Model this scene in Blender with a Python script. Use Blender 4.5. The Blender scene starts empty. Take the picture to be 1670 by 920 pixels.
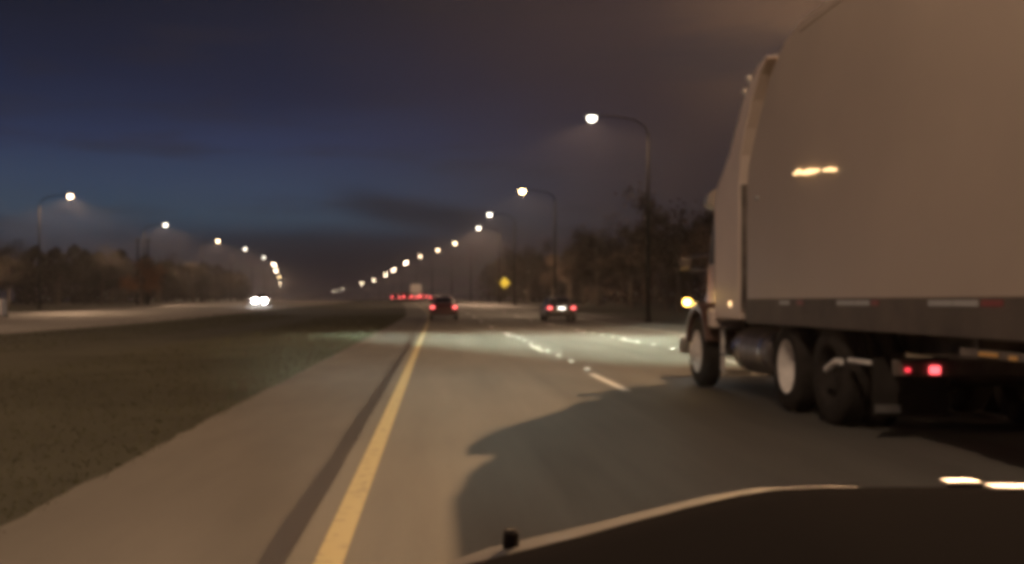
import bpy, bmesh, math, random
from mathutils import Vector, Matrix
import numpy as np

# =====================================================================
#  camera, world, exposure
# =====================================================================
# road frame: X right, Y forward along the carriageway, Z up, metres
SC = bpy.context.scene
COL = SC.collection
R = math.radians

CAM_H = 1.25
cam_d = bpy.data.cameras.new("camera")
cam = bpy.data.objects.new("camera", cam_d)
COL.objects.link(cam)
cam.location = (0, 0, CAM_H)
cam.rotation_euler = (R(90), 0, 0)
cam_d.sensor_width = 36.0
cam_d.lens = 36.0 * 1800 / 1670
cam_d.shift_x = (835 - 712) / 1670
cam_d.shift_y = (492 - 460) / 1670
cam_d.clip_start = 0.05
cam_d.clip_end = 6000
SC.camera = cam


def srgb(r, g, b):
    out = []
    for c in (r, g, b):
        c /= 255.0
        out.append(c / 12.92 if c <= 0.04045 else ((c + 0.055) / 1.055) ** 2.4)
    return (*out, 1.0)


world = bpy.data.worlds.new("World")
SC.world = world
world.use_nodes = True
wn, wl = world.node_tree.nodes, world.node_tree.links
wn.clear()


def nd(nodes, typ, **kw):
    n = nodes.new(typ)
    for k, v in kw.items():
        if k.startswith("i_"):
            n.inputs[k[2:]].default_value = v
        else:
            setattr(n, k, v)
    return n


def ramp(nodes, stops, interp="LINEAR"):
    n = nodes.new("ShaderNodeValToRGB")
    e = n.color_ramp.elements
    while len(e) > 1:
        e.remove(e[-1])
    e[0].position, e[0].color = stops[0]
    for p, c in stops[1:]:
        x = e.new(p)
        x.color = c
    n.color_ramp.interpolation = interp
    return n


tc = nd(wn, "ShaderNodeTexCoord")
sep = nd(wn, "ShaderNodeSeparateXYZ")
wl.new(tc.outputs["Generated"], sep.inputs[0])
# wavy cloud base lifts and lowers the elevation the colour is read at
cm = nd(wn, "ShaderNodeMapping")
cm.inputs["Scale"].default_value = (3.0, 3.0, 16.0)
wl.new(tc.outputs["Generated"], cm.inputs[0])
cn = nd(wn, "ShaderNodeTexNoise", i_Scale=1.0, i_Detail=5.0, i_Roughness=0.5)
wl.new(cm.outputs[0], cn.inputs["Vector"])
wob = nd(wn, "ShaderNodeMath", operation="MULTIPLY_ADD")
wob.inputs[1].default_value = 0.05
wl.new(cn.outputs["Fac"], wob.inputs[0])
offs = nd(wn, "ShaderNodeMath", operation="ADD")
offs.inputs[1].default_value = -0.025
wl.new(sep.outputs["Z"], offs.inputs[0])
wl.new(offs.outputs[0], wob.inputs[2])
left = ramp(wn, [
    (0.0, srgb(36, 30, 34)), (0.035, srgb(36, 34, 40)), (0.052, srgb(39, 43, 54)), (0.075, srgb(52, 66, 83)), (0.105, srgb(50, 63, 86)),
    (0.14, srgb(42, 51, 79)), (0.19, srgb(28, 34, 57)), (0.26, srgb(22, 25, 40)), (0.5, srgb(27, 28, 39)), (1.0, srgb(22, 22, 30))])
right = ramp(wn, [
    (0.0, srgb(40, 31, 31)), (0.08, srgb(44, 36, 39)), (0.16, srgb(47, 38, 42)), (0.24, srgb(52, 41, 43)), (0.5, srgb(56, 44, 42)),
    (1.0, srgb(30, 26, 28))])
wl.new(wob.outputs[0], left.inputs[0])
wl.new(wob.outputs[0], right.inputs[0])
azm = nd(wn, "ShaderNodeMapRange", interpolation_type="SMOOTHSTEP")
azm.inputs["From Min"].default_value = -0.17
azm.inputs["From Max"].default_value = 0.25
wl.new(sep.outputs["X"], azm.inputs["Value"])
smix = nd(wn, "ShaderNodeMix", data_type="RGBA")
wl.new(azm.outputs[0], smix.inputs["Factor"])
wl.new(left.outputs[0], smix.inputs[6])
wl.new(right.outputs[0], smix.inputs[7])
# brown windscreen glow at upper right, painted into the sky colours
glow = ramp(wn, [(0.0, srgb(38, 30, 31)), (0.12, srgb(50, 41, 43)), (0.2, srgb(82, 63, 52)), (0.3, srgb(112, 84, 64)), (0.55, srgb(70, 54, 46)), (1.0, srgb(30, 26, 28))])
wl.new(wob.outputs[0], glow.inputs[0])
gzm = nd(wn, "ShaderNodeMapRange", interpolation_type="SMOOTHSTEP")
gzm.inputs["From Min"].default_value = 0.16
gzm.inputs["From Max"].default_value = 0.33
wl.new(sep.outputs["X"], gzm.inputs["Value"])
gmix = nd(wn, "ShaderNodeMix", data_type="RGBA")
wl.new(gzm.outputs[0], gmix.inputs["Factor"])
wl.new(smix.outputs[2], gmix.inputs[6])
wl.new(glow.outputs[0], gmix.inputs[7])
# long dark cloud streaks
cm2 = nd(wn, "ShaderNodeMapping")
cm2.inputs["Location"].default_value = (0.35, 0.0, 0.2)
cm2.inputs["Scale"].default_value = (4.5, 2.0, 30.0)
wl.new(tc.outputs["Generated"], cm2.inputs[0])
cn2 = nd(wn, "ShaderNodeTexNoise", i_Scale=1.0, i_Detail=6.0, i_Roughness=0.55)
wl.new(cm2.outputs[0], cn2.inputs["Vector"])
cr2 = ramp(wn, [(0.0, (0, 0, 0, 1)), (0.52, (0, 0, 0, 1)), (0.68, (1, 1, 1, 1))])
wl.new(cn2.outputs["Fac"], cr2.inputs[0])
cf = nd(wn, "ShaderNodeMath", operation="MULTIPLY")
cf.inputs[1].default_value = 0.55
wl.new(cr2.outputs[0], cf.inputs[0])
cmix = nd(wn, "ShaderNodeMix", data_type="RGBA")
cmix.inputs[7].default_value = srgb(40, 37, 44)
wl.new(cf.outputs[0], cmix.inputs["Factor"])
wl.new(gmix.outputs[2], cmix.inputs[6])
# one long low cloud bank left of the road's vanishing point
def mth(op, a, b=None, c=None):
    n = nd(wn, "ShaderNodeMath", operation=op)
    for i_, q in enumerate((a, b, c)):
        if q is None: continue
        if isinstance(q, (int, float)): n.inputs[i_].default_value = q
        else: wl.new(q, n.inputs[i_])
    return n.outputs[0]


def sstep(v, a, b_):
    n = nd(wn, "ShaderNodeMapRange", interpolation_type="SMOOTHSTEP")
    n.inputs["From Min"].default_value, n.inputs["From Max"].default_value = a, b_
    wl.new(v, n.inputs["Value"])
    return n.outputs[0]


band = mth("ABSOLUTE", mth("SUBTRACT", wob.outputs[0], mth("MULTIPLY_ADD", sep.outputs["X"], -0.16, 0.080)))
bank = mth("MULTIPLY", mth("SUBTRACT", 1.0, sstep(band, 0.004, 0.024)), mth("MULTIPLY", sstep(sep.outputs["X"], -0.12, -0.04), mth("SUBTRACT", 1.0, sstep(sep.outputs["X"], 0.02, 0.10))))
bmix = nd(wn, "ShaderNodeMix", data_type="RGBA")
bmix.inputs[7].default_value = srgb(36, 34, 41)
wl.new(mth("MULTIPLY", bank, 0.75), bmix.inputs["Factor"])
wl.new(cmix.outputs[2], bmix.inputs[6])
# last of the twilight: physical sky with the sun set, over the cloud colours
sky = nd(wn, "ShaderNodeTexSky", sky_type="NISHITA", sun_disc=False)
sky.sun_elevation = R(-4.0)
sky.sun_rotation = R(-35.0)
skm = nd(wn, "ShaderNodeMix", data_type="RGBA", blend_type="ADD")
skm.inputs["Factor"].default_value = 0.02
wl.new(bmix.outputs[2], skm.inputs[6])
wl.new(sky.outputs[0], skm.inputs[7])
bg = nd(wn, "ShaderNodeBackground", i_Strength=1.0)
wl.new(skm.outputs[2], bg.inputs[0])
wo = nd(wn, "ShaderNodeOutputWorld")
wl.new(bg.outputs[0], wo.inputs["Surface"])

SC.view_settings.view_transform = "Standard"
SC.view_settings.look = "None"
SC.view_settings.exposure = 0.0
SC.view_settings.gamma = 1.0
SC.view_settings.use_curve_mapping = False

SC.render.engine = "CYCLES"
cy = SC.cycles
cy.use_denoising = True
cy.denoiser = "OPENIMAGEDENOISE"
cy.use_light_tree = True
cy.pixel_filter_type = "BLACKMAN_HARRIS"      # the soft lens of a phone filming in the dark
cy.filter_width = 5.4
cy.max_bounces = 5
cy.diffuse_bounces = 3
cy.glossy_bounces = 3
cy.transmission_bounces = 3
cy.volume_bounces = 0
cy.sample_clamp_indirect = 4.0
cy.caustics_reflective = False
cy.caustics_refractive = False

SGN = -1                 # which way is down in a lamp's own axes
LAMP_W = 1000.0         # every street lamp
HAZE_DENSITY = 0.0004

rng = random.Random(7)


# =====================================================================
#  helpers
# =====================================================================
def link(o, parent=None):
    COL.objects.link(o)
    if parent is not None:
        o.parent = parent
    return o


def tag(o, label=None, cat=None, group=None, kind=None):
    if label: o["label"] = label
    if cat: o["category"] = cat
    if group: o["group"] = group
    if kind: o["kind"] = kind
    return o


def empty(name, loc=(0, 0, 0), rz=0.0):
    o = bpy.data.objects.new(name, None)
    o.empty_display_size = 0.2
    COL.objects.link(o)
    o.location = loc
    o.rotation_euler = (0, 0, rz)
    return o


def kids(o):
    return [c for c in COL.objects if c.parent == o]


def copy_tree(o, parent=None):
    c = o.copy()
    link(c, parent)
    for ch in kids(o):
        copy_tree(ch, c)
    return c


class MB:
    def __init__(self):
        self.v, self.f = [], []

    def add(self, vs, fs):
        n = len(self.v)
        self.v += [tuple(p) for p in vs]
        self.f += [tuple(i + n for i in f) for f in fs]
        return self

    def box(self, x0, x1, y0, y1, z0, z1):
        vs = [(x, y, z) for z in (z0, z1) for y in (y0, y1) for x in (x0, x1)]
        return self.add(vs, [(0, 2, 3, 1), (4, 5, 7, 6), (0, 1, 5, 4), (2, 6, 7, 3), (0, 4, 6, 2), (1, 3, 7, 5)])

    def tube(self, pts, rad, seg=10, cap=True):
        pts = [Vector(p) for p in pts]
        rs = rad if isinstance(rad, (list, tuple)) else [rad] * len(pts)
        rings = []
        for i, p in enumerate(pts):
            d = (pts[min(i + 1, len(pts) - 1)] - pts[max(i - 1, 0)]).normalized()
            a = Vector((0, 0, 1)) if abs(d.z) < 0.9 else Vector((1, 0, 0))
            u = d.cross(a).normalized()
            w = d.cross(u)
            rings.append([p + (u * math.cos(t) + w * math.sin(t)) * rs[i] for t in [2 * math.pi * k / seg for k in range(seg)]])
        vs = [q for r in rings for q in r]
        fs = []
        for i in range(len(rings) - 1):
            for k in range(seg):
                a, b = i * seg + k, i * seg + (k + 1) % seg
                fs.append((a, b, b + seg, a + seg))
        if cap:
            fs.append(tuple(range(seg))[::-1])
            fs.append(tuple((len(rings) - 1) * seg + k for k in range(seg)))
        return self.add(vs, fs)

    def lathe_x(self, prof, c, seg=40):
        """profile [(x, r)] turned about the X axis through c"""
        vs, fs = [], []
        n = len(prof)
        for k in range(seg):
            t = 2 * math.pi * k / seg
            for x, r in prof:
                vs.append((c[0] + x, c[1] + r * math.cos(t), c[2] + r * math.sin(t)))
        for k in range(seg):
            k2 = (k + 1) % seg
            for i in range(n - 1):
                fs.append((k * n + i, k * n + i + 1, k2 * n + i + 1, k2 * n + i))
        return self.add(vs, fs)

    def prism_x(self, poly, x0, x1):
        """polygon [(y, z)] pushed along X"""
        n = len(poly)
        vs = [(x0, y, z) for y, z in poly] + [(x1, y, z) for y, z in poly]
        fs = [tuple(range(n))[::-1], tuple(range(n, 2 * n))]
        fs += [(i, (i + 1) % n, n + (i + 1) % n, n + i) for i in range(n)]
        return self.add(vs, fs)

    def loft(self, rings, closed=True, caps=True):
        m = len(rings[0])
        vs = [p for r in rings for p in r]
        fs = []
        for i in range(len(rings) - 1):
            for k in range(m if closed else m - 1):
                a, b = i * m + k, i * m + (k + 1) % m
                fs.append((a, b, b + m, a + m))
        if caps and closed:
            fs.append(tuple(range(m))[::-1])
            fs.append(tuple((len(rings) - 1) * m + k for k in range(m)))
        return self.add(vs, fs)

    def build(self, name, mat, parent=None, bevel=0.0, smooth=False, seg=2):
        me = bpy.data.meshes.new(name)
        me.from_pydata(self.v, [], self.f)
        bm = bmesh.new()
        bm.from_mesh(me)
        bmesh.ops.recalc_face_normals(bm, faces=bm.faces)
        bm.to_mesh(me)
        bm.free()
        me.materials.append(mat)
        if smooth:
            for p in me.polygons: p.use_smooth = True
        o = bpy.data.objects.new(name, me)
        link(o, parent)
        if bevel:
            b = o.modifiers.new("bevel", "BEVEL")
            b.width, b.segments, b.limit_method = bevel, seg, "ANGLE"
            b.angle_limit = R(35)
        return o


def shape_light(ld, axis, cap, power, fade, sign=0):
    """photometric curve of a luminaire: brightness by the angle to its axis, as a street lamp's or a headlamp's optics throw it"""
    ld.use_nodes = True
    n, l = ld.node_tree.nodes, ld.node_tree.links
    em = n["Emission"]
    t = nd(n, "ShaderNodeTexCoord")
    sp = nd(n, "ShaderNodeSeparateXYZ")
    l.new(t.outputs["Normal"], sp.inputs[0])
    ab = nd(n, "ShaderNodeMath", operation="MULTIPLY" if sign else "ABSOLUTE")
    ab.inputs[1].default_value = sign or 1
    l.new(sp.outputs[axis], ab.inputs[0])
    pw = nd(n, "ShaderNodeMath", operation="POWER")
    pw.inputs[1].default_value = -power
    l.new(ab.outputs[0], pw.inputs[0])
    mn = nd(n, "ShaderNodeMath", operation="MINIMUM")
    mn.inputs[1].default_value = cap
    l.new(pw.outputs[0], mn.inputs[0])
    mr = nd(n, "ShaderNodeMapRange", interpolation_type="SMOOTHSTEP")
    mr.inputs["From Min"].default_value, mr.inputs["From Max"].default_value = fade
    l.new(ab.outputs[0], mr.inputs["Value"])
    mu = nd(n, "ShaderNodeMath", operation="MULTIPLY")
    l.new(mn.outputs[0], mu.inputs[0])
    l.new(mr.outputs[0], mu.inputs[1])
    l.new(mu.outputs[0], em.inputs["Strength"])


# =====================================================================
#  materials
# =====================================================================
def mat(name, col, rough=0.6, metal=0.0, emit=None, strength=0.0, noise=None, coat=0.0, spec=0.5):
    """noise = (scale, amount, detail): albedo mottled around col by +-amount"""
    m = bpy.data.materials.new(name)
    m.use_nodes = True
    n, l = m.node_tree.nodes, m.node_tree.links
    b = n["Principled BSDF"]
    b.inputs["Base Color"].default_value = (*col[:3], 1)
    b.inputs["Roughness"].default_value = rough
    b.inputs["Metallic"].default_value = metal
    b.inputs["Coat Weight"].default_value = coat
    b.inputs["Specular IOR Level"].default_value = spec
    if emit:
        b.inputs["Emission Color"].default_value = (*emit[:3], 1)
        b.inputs["Emission Strength"].default_value = strength
    if noise:
        t = nd(n, "ShaderNodeTexCoord")
        tx = nd(n, "ShaderNodeTexNoise", i_Scale=noise[0], i_Detail=noise[2], i_Roughness=0.6)
        l.new(t.outputs["Object"], tx.inputs["Vector"])
        a = noise[1]
        r = ramp(n, [(0.3, tuple(c * (1 - a) for c in col[:3]) + (1,)), (0.7, tuple(min(1, c * (1 + a)) for c in col[:3]) + (1,))])
        l.new(tx.outputs["Fac"], r.inputs[0])
        l.new(r.outputs[0], b.inputs["Base Color"])
    return m


def road_mat(name, base, stretch=0.06, rough=0.75, amount=0.22, bump=0.25):
    """worn pavement: fine aggregate, streaks along the traffic and broad patches"""
    m = bpy.data.materials.new(name)
    m.use_nodes = True
    n, l = m.node_tree.nodes, m.node_tree.links
    b = n["Principled BSDF"]
    t = nd(n, "ShaderNodeTexCoord")

    def noise(scale, vec, detail=4, ro=0.6):
        mp = nd(n, "ShaderNodeMapping")
        mp.inputs["Scale"].default_value = vec
        l.new(t.outputs["Object"], mp.inputs[0])
        x = nd(n, "ShaderNodeTexNoise", i_Scale=scale, i_Detail=detail, i_Roughness=ro)
        l.new(mp.outputs[0], x.inputs["Vector"])
        return x

    streak = noise(1.6, (1, stretch, 1), 5)
    broad = noise(0.22, (1, 0.5, 1), 3)
    grit = noise(55.0, (1, 1, 1), 3)
    s1 = nd(n, "ShaderNodeMath", operation="ADD")
    l.new(streak.outputs["Fac"], s1.inputs[0])
    l.new(broad.outputs["Fac"], s1.inputs[1])
    s2 = nd(n, "ShaderNodeMath", operation="MULTIPLY_ADD")
    s2.inputs[1].default_value = 0.5
    l.new(grit.outputs["Fac"], s2.inputs[0])
    l.new(s1.outputs[0], s2.inputs[2])
    lo = tuple(c * (1 - amount) for c in base) + (1,)
    hi = tuple(c * (1 + amount) for c in base) + (1,)
    mr = nd(n, "ShaderNodeMapRange")
    mr.inputs["From Min"].default_value = 0.85
    mr.inputs["From Max"].default_value = 1.65
    l.new(s2.outputs[0], mr.inputs["Value"])
    r = ramp(n, [(0.0, lo), (1.0, hi)])
    l.new(mr.outputs[0], r.inputs[0])
    l.new(r.outputs[0], b.inputs["Base Color"])
    b.inputs["Roughness"].default_value = rough
    b.inputs["Specular IOR Level"].default_value = 0.3
    bp = nd(n, "ShaderNodeBump")
    bp.inputs["Strength"].default_value = bump
    bp.inputs["Distance"].default_value = 0.01
    l.new(grit.outputs["Fac"], bp.inputs["Height"])
    l.new(bp.outputs[0], b.inputs["Normal"])
    return m


def paint_mat(name, col, wear=0.45, under=(0.10, 0.09, 0.085)):
    m = bpy.data.materials.new(name)
    m.use_nodes = True
    n, l = m.node_tree.nodes, m.node_tree.links
    b = n["Principled BSDF"]
    t = nd(n, "ShaderNodeTexCoord")
    x = nd(n, "ShaderNodeTexNoise", i_Scale=9.0, i_Detail=7.0, i_Roughness=0.65)
    l.new(t.outputs["Object"], x.inputs["Vector"])
    r = ramp(n, [(wear - 0.1, (*under, 1)), (wear + 0.06, (*col, 1))])
    l.new(x.outputs["Fac"], r.inputs[0])
    l.new(r.outputs[0], b.inputs["Base Color"])
    b.inputs["Roughness"].default_value = 0.6
    return m


M = {}
M["asphalt"] = road_mat("asphalt_lanes", (0.112, 0.105, 0.094), amount=0.42)
M["shoulder"] = road_mat("asphalt_shoulder", (0.078, 0.073, 0.070), stretch=0.2, amount=0.4)
M["far_asphalt"] = road_mat("asphalt_far_carriageway", (0.115, 0.105, 0.095))
M["seam"] = road_mat("sealed_joint", (0.045, 0.04, 0.038), rough=0.5)
M["yellow"] = paint_mat("yellow_road_paint", (0.36, 0.305, 0.165), wear=0.40)
M["white"] = paint_mat("white_road_paint", (0.60, 0.58, 0.55), wear=0.40)
M["stud"] = mat("reflector_stud", (0.5, 0.5, 0.48), rough=0.3)
M["grass_soil"] = mat("turf", (0.031, 0.031, 0.025), rough=0.95, noise=(0.3, 0.3, 4), spec=0.1)
M["grass"] = mat("grass_blades", (0.062, 0.063, 0.046), rough=0.9, noise=(0.3, 0.3, 3), spec=0.1)
_n, _l = M["grass"].node_tree.nodes, M["grass"].node_tree.links
_t = nd(_n, "ShaderNodeBsdfTranslucent")
_t.inputs[0].default_value = (0.070, 0.072, 0.050, 1)
_m = nd(_n, "ShaderNodeMixShader")
_m.inputs[0].default_value = 0.5
_l.new(_n["Principled BSDF"].outputs[0], _m.inputs[1])
_l.new(_t.outputs[0], _m.inputs[2])
_l.new(_m.outputs[0], _n["Material Output"].inputs["Surface"])
M["leaf"] = mat("dark_leaves", (0.024, 0.020, 0.016), rough=0.8, noise=(0.6, 0.5, 2), spec=0.2)
M["leaf_dry"] = mat("dry_brown_leaves", (0.090, 0.064, 0.048), rough=0.85, noise=(0.6, 0.5, 2), spec=0.1)
M["leaf_brown"] = mat("russet_leaves", (0.16, 0.075, 0.035), rough=0.8, noise=(0.8, 0.4, 2), spec=0.2)
M["bark"] = mat("bark", (0.09, 0.07, 0.055), rough=0.9, noise=(4, 0.4, 5))
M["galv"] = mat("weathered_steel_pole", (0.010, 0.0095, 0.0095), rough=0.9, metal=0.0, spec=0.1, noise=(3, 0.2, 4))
M["head"] = mat("lamp_housing", (0.18, 0.18, 0.18), rough=0.5, metal=0.3)
M["trailer"] = mat("off_white_trailer_sheet", (0.46, 0.365, 0.295), rough=0.45, noise=(0.5, 0.08, 6))
M["alu"] = mat("dull_aluminium", (0.34, 0.33, 0.32), rough=0.42, metal=0.8, noise=(5, 0.25, 4))
M["rail"] = mat("dirty_brown_rail", (0.10, 0.075, 0.06), rough=0.6, noise=(2, 0.3, 5))
M["chrome"] = mat("chrome", (0.75, 0.74, 0.72), rough=0.12, metal=1.0)
M["tractor"] = mat("pale_tractor_paint", (0.74, 0.60, 0.52), rough=0.5, coat=0.1, noise=(0.9, 0.08, 5))
M["cab"] = mat("brown_red_cab_paint", (0.12, 0.06, 0.045), rough=0.35, coat=0.4, noise=(0.9, 0.15, 5))
M["black"] = mat("black_rubber", (0.034, 0.029, 0.027), rough=0.9, noise=(6, 0.3, 4), spec=0.1)
M["steel"] = mat("dark_chassis_steel", (0.15, 0.12, 0.105), rough=0.8, noise=(3, 0.5, 5))
M["rim"] = mat("white_steel_rim", (0.75, 0.71, 0.68), rough=0.5, noise=(7, 0.18, 5))
M["glass"] = mat("dark_glass", (0.012, 0.013, 0.015), rough=0.06, spec=0.7)
M["tape_white"] = mat("white_reflective_tape", (0.42, 0.40, 0.39), rough=0.4)
M["tape_red"] = mat("red_reflective_tape", (0.24, 0.04, 0.035), rough=0.4)
M["red_lamp"] = mat("lit_red_lamp", (0.5, 0.02, 0.02), emit=(1.0, 0.10, 0.11), strength=3.2)
M["red_dim"] = mat("dim_red_lamp", (0.4, 0.02, 0.02), emit=(1.0, 0.05, 0.07), strength=1.6)
M["tail"] = mat("lit_tail_lamp", (0.5, 0.02, 0.02), emit=(1.0, 0.11, 0.11), strength=16.0)
M["tail_near"] = mat("lit_tail_lamp_near", (0.5, 0.02, 0.02), emit=(1.0, 0.13, 0.12), strength=5.0)
M["amber"] = mat("lit_amber_lamp", (0.6, 0.3, 0.02), emit=(1.0, 0.55, 0.10), strength=22.0)
M["amber_dim"] = mat("glowing_amber", (0.6, 0.3, 0.05), emit=(1.0, 0.66, 0.32), strength=2.2)
M["amber_reflector"] = mat("amber_reflector", (0.75, 0.42, 0.12), rough=0.35)
M["headlight"] = mat("lit_headlamp", (0.9, 0.9, 0.9), emit=(1.0, 0.97, 0.92), strength=380.0)
M["truck_head"] = mat("lit_truck_headlamp", (0.9, 0.9, 0.9), emit=(1.0, 0.98, 0.9), strength=12.0)
M["plate"] = mat("number_plate", (0.80, 0.78, 0.72), rough=0.5)
M["plate_lamp"] = mat("plate_lamp", (0.9, 0.9, 0.9), emit=(1.0, 0.93, 0.82), strength=14.0)
M["paint_red"] = mat("dark_red_car_paint", (0.06, 0.010, 0.010), rough=0.3, coat=0.6)
M["paint_grey"] = mat("dark_grey_car_paint", (0.05, 0.045, 0.045), rough=0.3, coat=0.6)
M["paint_silver"] = mat("silver_car_paint", (0.28, 0.27, 0.26), rough=0.35, metal=0.5)
M["box_white"] = mat("white_box_body", (0.6, 0.57, 0.55), rough=0.5)
M["sign_yellow"] = mat("yellow_sign_sheet", (0.90, 0.86, 0.12), rough=0.4)
M["sign_black"] = mat("black_sign_ink", (0.02, 0.02, 0.02), rough=0.5)
M["dash"] = mat("black_dashboard_plastic", (0.013, 0.0115, 0.0115), rough=0.95, spec=0.0)
M["bonnet"] = mat("grey_bonnet_paint", (0.065, 0.056, 0.050), rough=0.6, metal=0.1, coat=0.2)
M["dash_glint"] = mat("pale_dashboard_glint", (0.30, 0.27, 0.27), rough=0.4)
M["cabinet"] = mat("pale_grey_cabinet", (0.42, 0.41, 0.42), rough=0.5)


def lens_mat(name, col, strength):
    return mat(name, (0.8, 0.8, 0.75), emit=col, strength=strength)


LENS = {
    "warm": (lens_mat("lens_warm", (1.0, 0.74, 0.47), 24.0), (1.0, 0.64, 0.39)),
    "amber": (lens_mat("lens_amber", (1.0, 0.72, 0.45), 30.0), (1.0, 0.63, 0.37)),
    "white": (lens_mat("lens_white", (1.0, 0.92, 0.76), 14.0), (1.0, 0.64, 0.39)),
    "gold": (lens_mat("lens_gold", (1.0, 0.74, 0.34), 50.0), (1.0, 0.66, 0.40)),
    "far": (lens_mat("lens_far", (1.0, 0.78, 0.54), 100.0), (1.0, 0.64, 0.39)),
    "sodium": (lens_mat("lens_sodium", (1.0, 0.70, 0.34), 44.0), (1.0, 0.60, 0.30)),
    "cool": (lens_mat("lens_cool", (1.0, 0.90, 0.76), 30.0), (1.0, 0.72, 0.49)),
}

# =====================================================================
#  terrain and roads
# =====================================================================
E_Y = [-80, 60, 72, 87, 123, 150, 200, 250, 300, 400, 600, 3000]
E_Z = [0, 0, .06, .2, .58, .8, 1.15, 1.45, 1.65, 1.8, 1.8, 1.8]
C_Y = [-80, 90, 133, 160, 197, 228, 262, 301, 356, 434, 513, 644, 752, 1074, 1327, 1600]
C_X = [0, 0, -1.4, -2.4, -4.2, -6.2, -9.2, -13.2, -18.8, -26, -33, -46, -59, -99, -132, -168]
L_Y = [-80, 200, 255, 310, 375, 451, 564, 778, 1600]
L_X = [0, 0, -2.6, -7.5, -14.5, -24.5, -39.5, -69, -190]


def smooth_tab(xs, ys):
    g = np.arange(-100, 3001, 2.0)
    v = np.interp(g, xs, ys)
    k = np.hanning(23)
    k /= k.sum()
    p = np.concatenate([np.full(11, v[0]), v, np.full(11, v[-1])])
    return g, np.convolve(p, k, mode="valid")


GE, GC, GL = smooth_tab(E_Y, E_Z), smooth_tab(C_Y, C_X), smooth_tab(L_Y, L_X)
elev = lambda y: float(np.interp(y, *GE))
cx = lambda y: float(np.interp(y, *GC))
lx = lambda y: float(np.interp(y, *GL))
zero = lambda y: 0.0

YS = [-60, -30, -15, 0, 4, 8, 12, 16, 20, 30, 40, 50] + list(range(60, 420, 8)) + list(range(420, 1500, 40))


def ribbon(name, x0, x1, y0, y1, dz, m, path=cx, parent=None, wob=0.0, seed=0):
    ys = sorted(set([y0, y1] + [y for y in YS if y0 < y < y1]))
    if wob:
        ys = sorted(set(ys + [y0 + .4 * i for i in range(int(min(90, y1 - y0) / .4))]))
    r = random.Random(seed)
    b = MB()
    vs = []
    for y in ys:
        j = r.uniform(-wob, wob) if wob else 0
        vs += [(path(y) + x0 + j, y, elev(y) + dz), (path(y) + x1 + (r.uniform(-wob, wob) if wob else 0), y, elev(y) + dz)]
    fs = [(2 * i, 2 * i + 1, 2 * i + 3, 2 * i + 2) for i in range(len(ys) - 1)]
    b.add(vs, fs)
    o = b.build(name, m, parent)
    if parent is None:
        tag(o, kind="structure")
    return o


# ground sheet out to the horizon
gx = [-2500, -900, -400, -200, -120, -80, -60, -45, -36, -32, -28, -24, -20, -16, -12, -8, -5, -2.6, 2, 7, 12, 15, 18, 25, 35, 60, 120, 300, 900, 2500]
gy = YS + [1700, 2200, 3500, 5000]
b = MB()
vs, fs = [], []
for y in gy:
    for x in gx:
        sw = -0.14 * math.exp(-((x + 10) / 4.0) ** 2)      # shallow swale in the median
        vs.append((x, y, elev(min(y, 2900)) - 0.012 + sw))
w = len(gx)
for j in range(len(gy) - 1):
    for i in range(w - 1):
        fs.append((j * w + i, j * w + i + 1, (j + 1) * w + i + 1, (j + 1) * w + i))
tag(b.add(vs, fs).build("ground", M["grass_soil"], smooth=True), kind="structure")

ribbon("shoulder_left", -2.42, -0.72, -60, 1450, 0.0, M["shoulder"], wob=0.03, seed=3)
ribbon("road", -0.72, 9.75, -60, 1450, 0.004, M["asphalt"])
ribbon("shoulder_right", 9.75, 12.9, -60, 1450, 0.0, M["shoulder"])
ribbon("road_far_side", -35.0, -16.6, -60, 1450, 0.0, M["far_asphalt"], path=lx)
ribbon("road_joint", -0.86, -0.72, -60, 300, 0.006, M["seam"], wob=0.018, seed=5)
ribbon("road_edge_line_yellow", -0.585, -0.445, -60, 700, 0.008, M["yellow"])
ribbon("road_edge_line_white", 9.5, 9.62, -60, 700, 0.008, M["white"])
ribbon("road_far_edge_line", -17.6, -17.45, -60, 500, 0.004, M["white"], path=lx)


def lane_dashes(name, x, y0):
    b = MB()
    y = y0
    while y < 420:
        b.add([(cx(q) + x + s, q, elev(q) + 0.008) for q in (y, y + 3.6) for s in (-.06, .06)], [(0, 1, 3, 2)])
        y += 12.2
    return tag(b.build(name, M["white"]), kind="structure")


lane_dashes("road_lane_line", 2.66, 15.4 - 24.4)
lane_dashes("road_lane_line", 6.1, 21.0 - 24.4)


def studs(name, x, y0):
    """raised markers glued along the lane line"""
    b = MB()
    y = y0
    while y < 190:
        z = elev(y) + 0.004
        X = cx(y) + x
        b.loft([[(X - .055, y - .055, z), (X + .055, y - .055, z), (X + .055, y + .055, z), (X - .055, y + .055, z)],
                [(X - .04, y - .02, z + .02), (X + .04, y - .02, z + .02), (X + .04, y + .02, z + .02), (X - .04, y + .02, z + .02)]])
        y += 2.44
    return tag(b.build(name, M["stud"]), kind="structure")


studs("road_lane_studs", 2.80, 20.5)
studs("road_lane_studs", 6.24, 22.0)

# grass of the median and the verges
b = MB()
for k in range(52000):
    y = 4.5 + (rng.random() ** 2.0) * 85
    x = -2.35 - rng.random() ** 1.25 * 15.5
    if abs(x) > 3 + y * 0.55: continue
    z = elev(y) - 0.012 - 0.14 * math.exp(-((x + 10) / 4.0) ** 2)
    h = rng.uniform(.012, .03) * (1.0 + y / 60)
    a = rng.uniform(0, math.pi)
    ww = rng.uniform(.005, .011) * (1 + y / 15)
    dx, dy = math.cos(a) * ww, math.sin(a) * ww
    b.add([(x - dx, y - dy, z), (x + dx, y + dy, z), (x + rng.uniform(-.03, .03), y + rng.uniform(-.03, .03), z + h)], [(0, 1, 2)])
tag(b.build("grass", M["grass"]), "short dark grass on the unlit median", "grass", kind="stuff")


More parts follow.
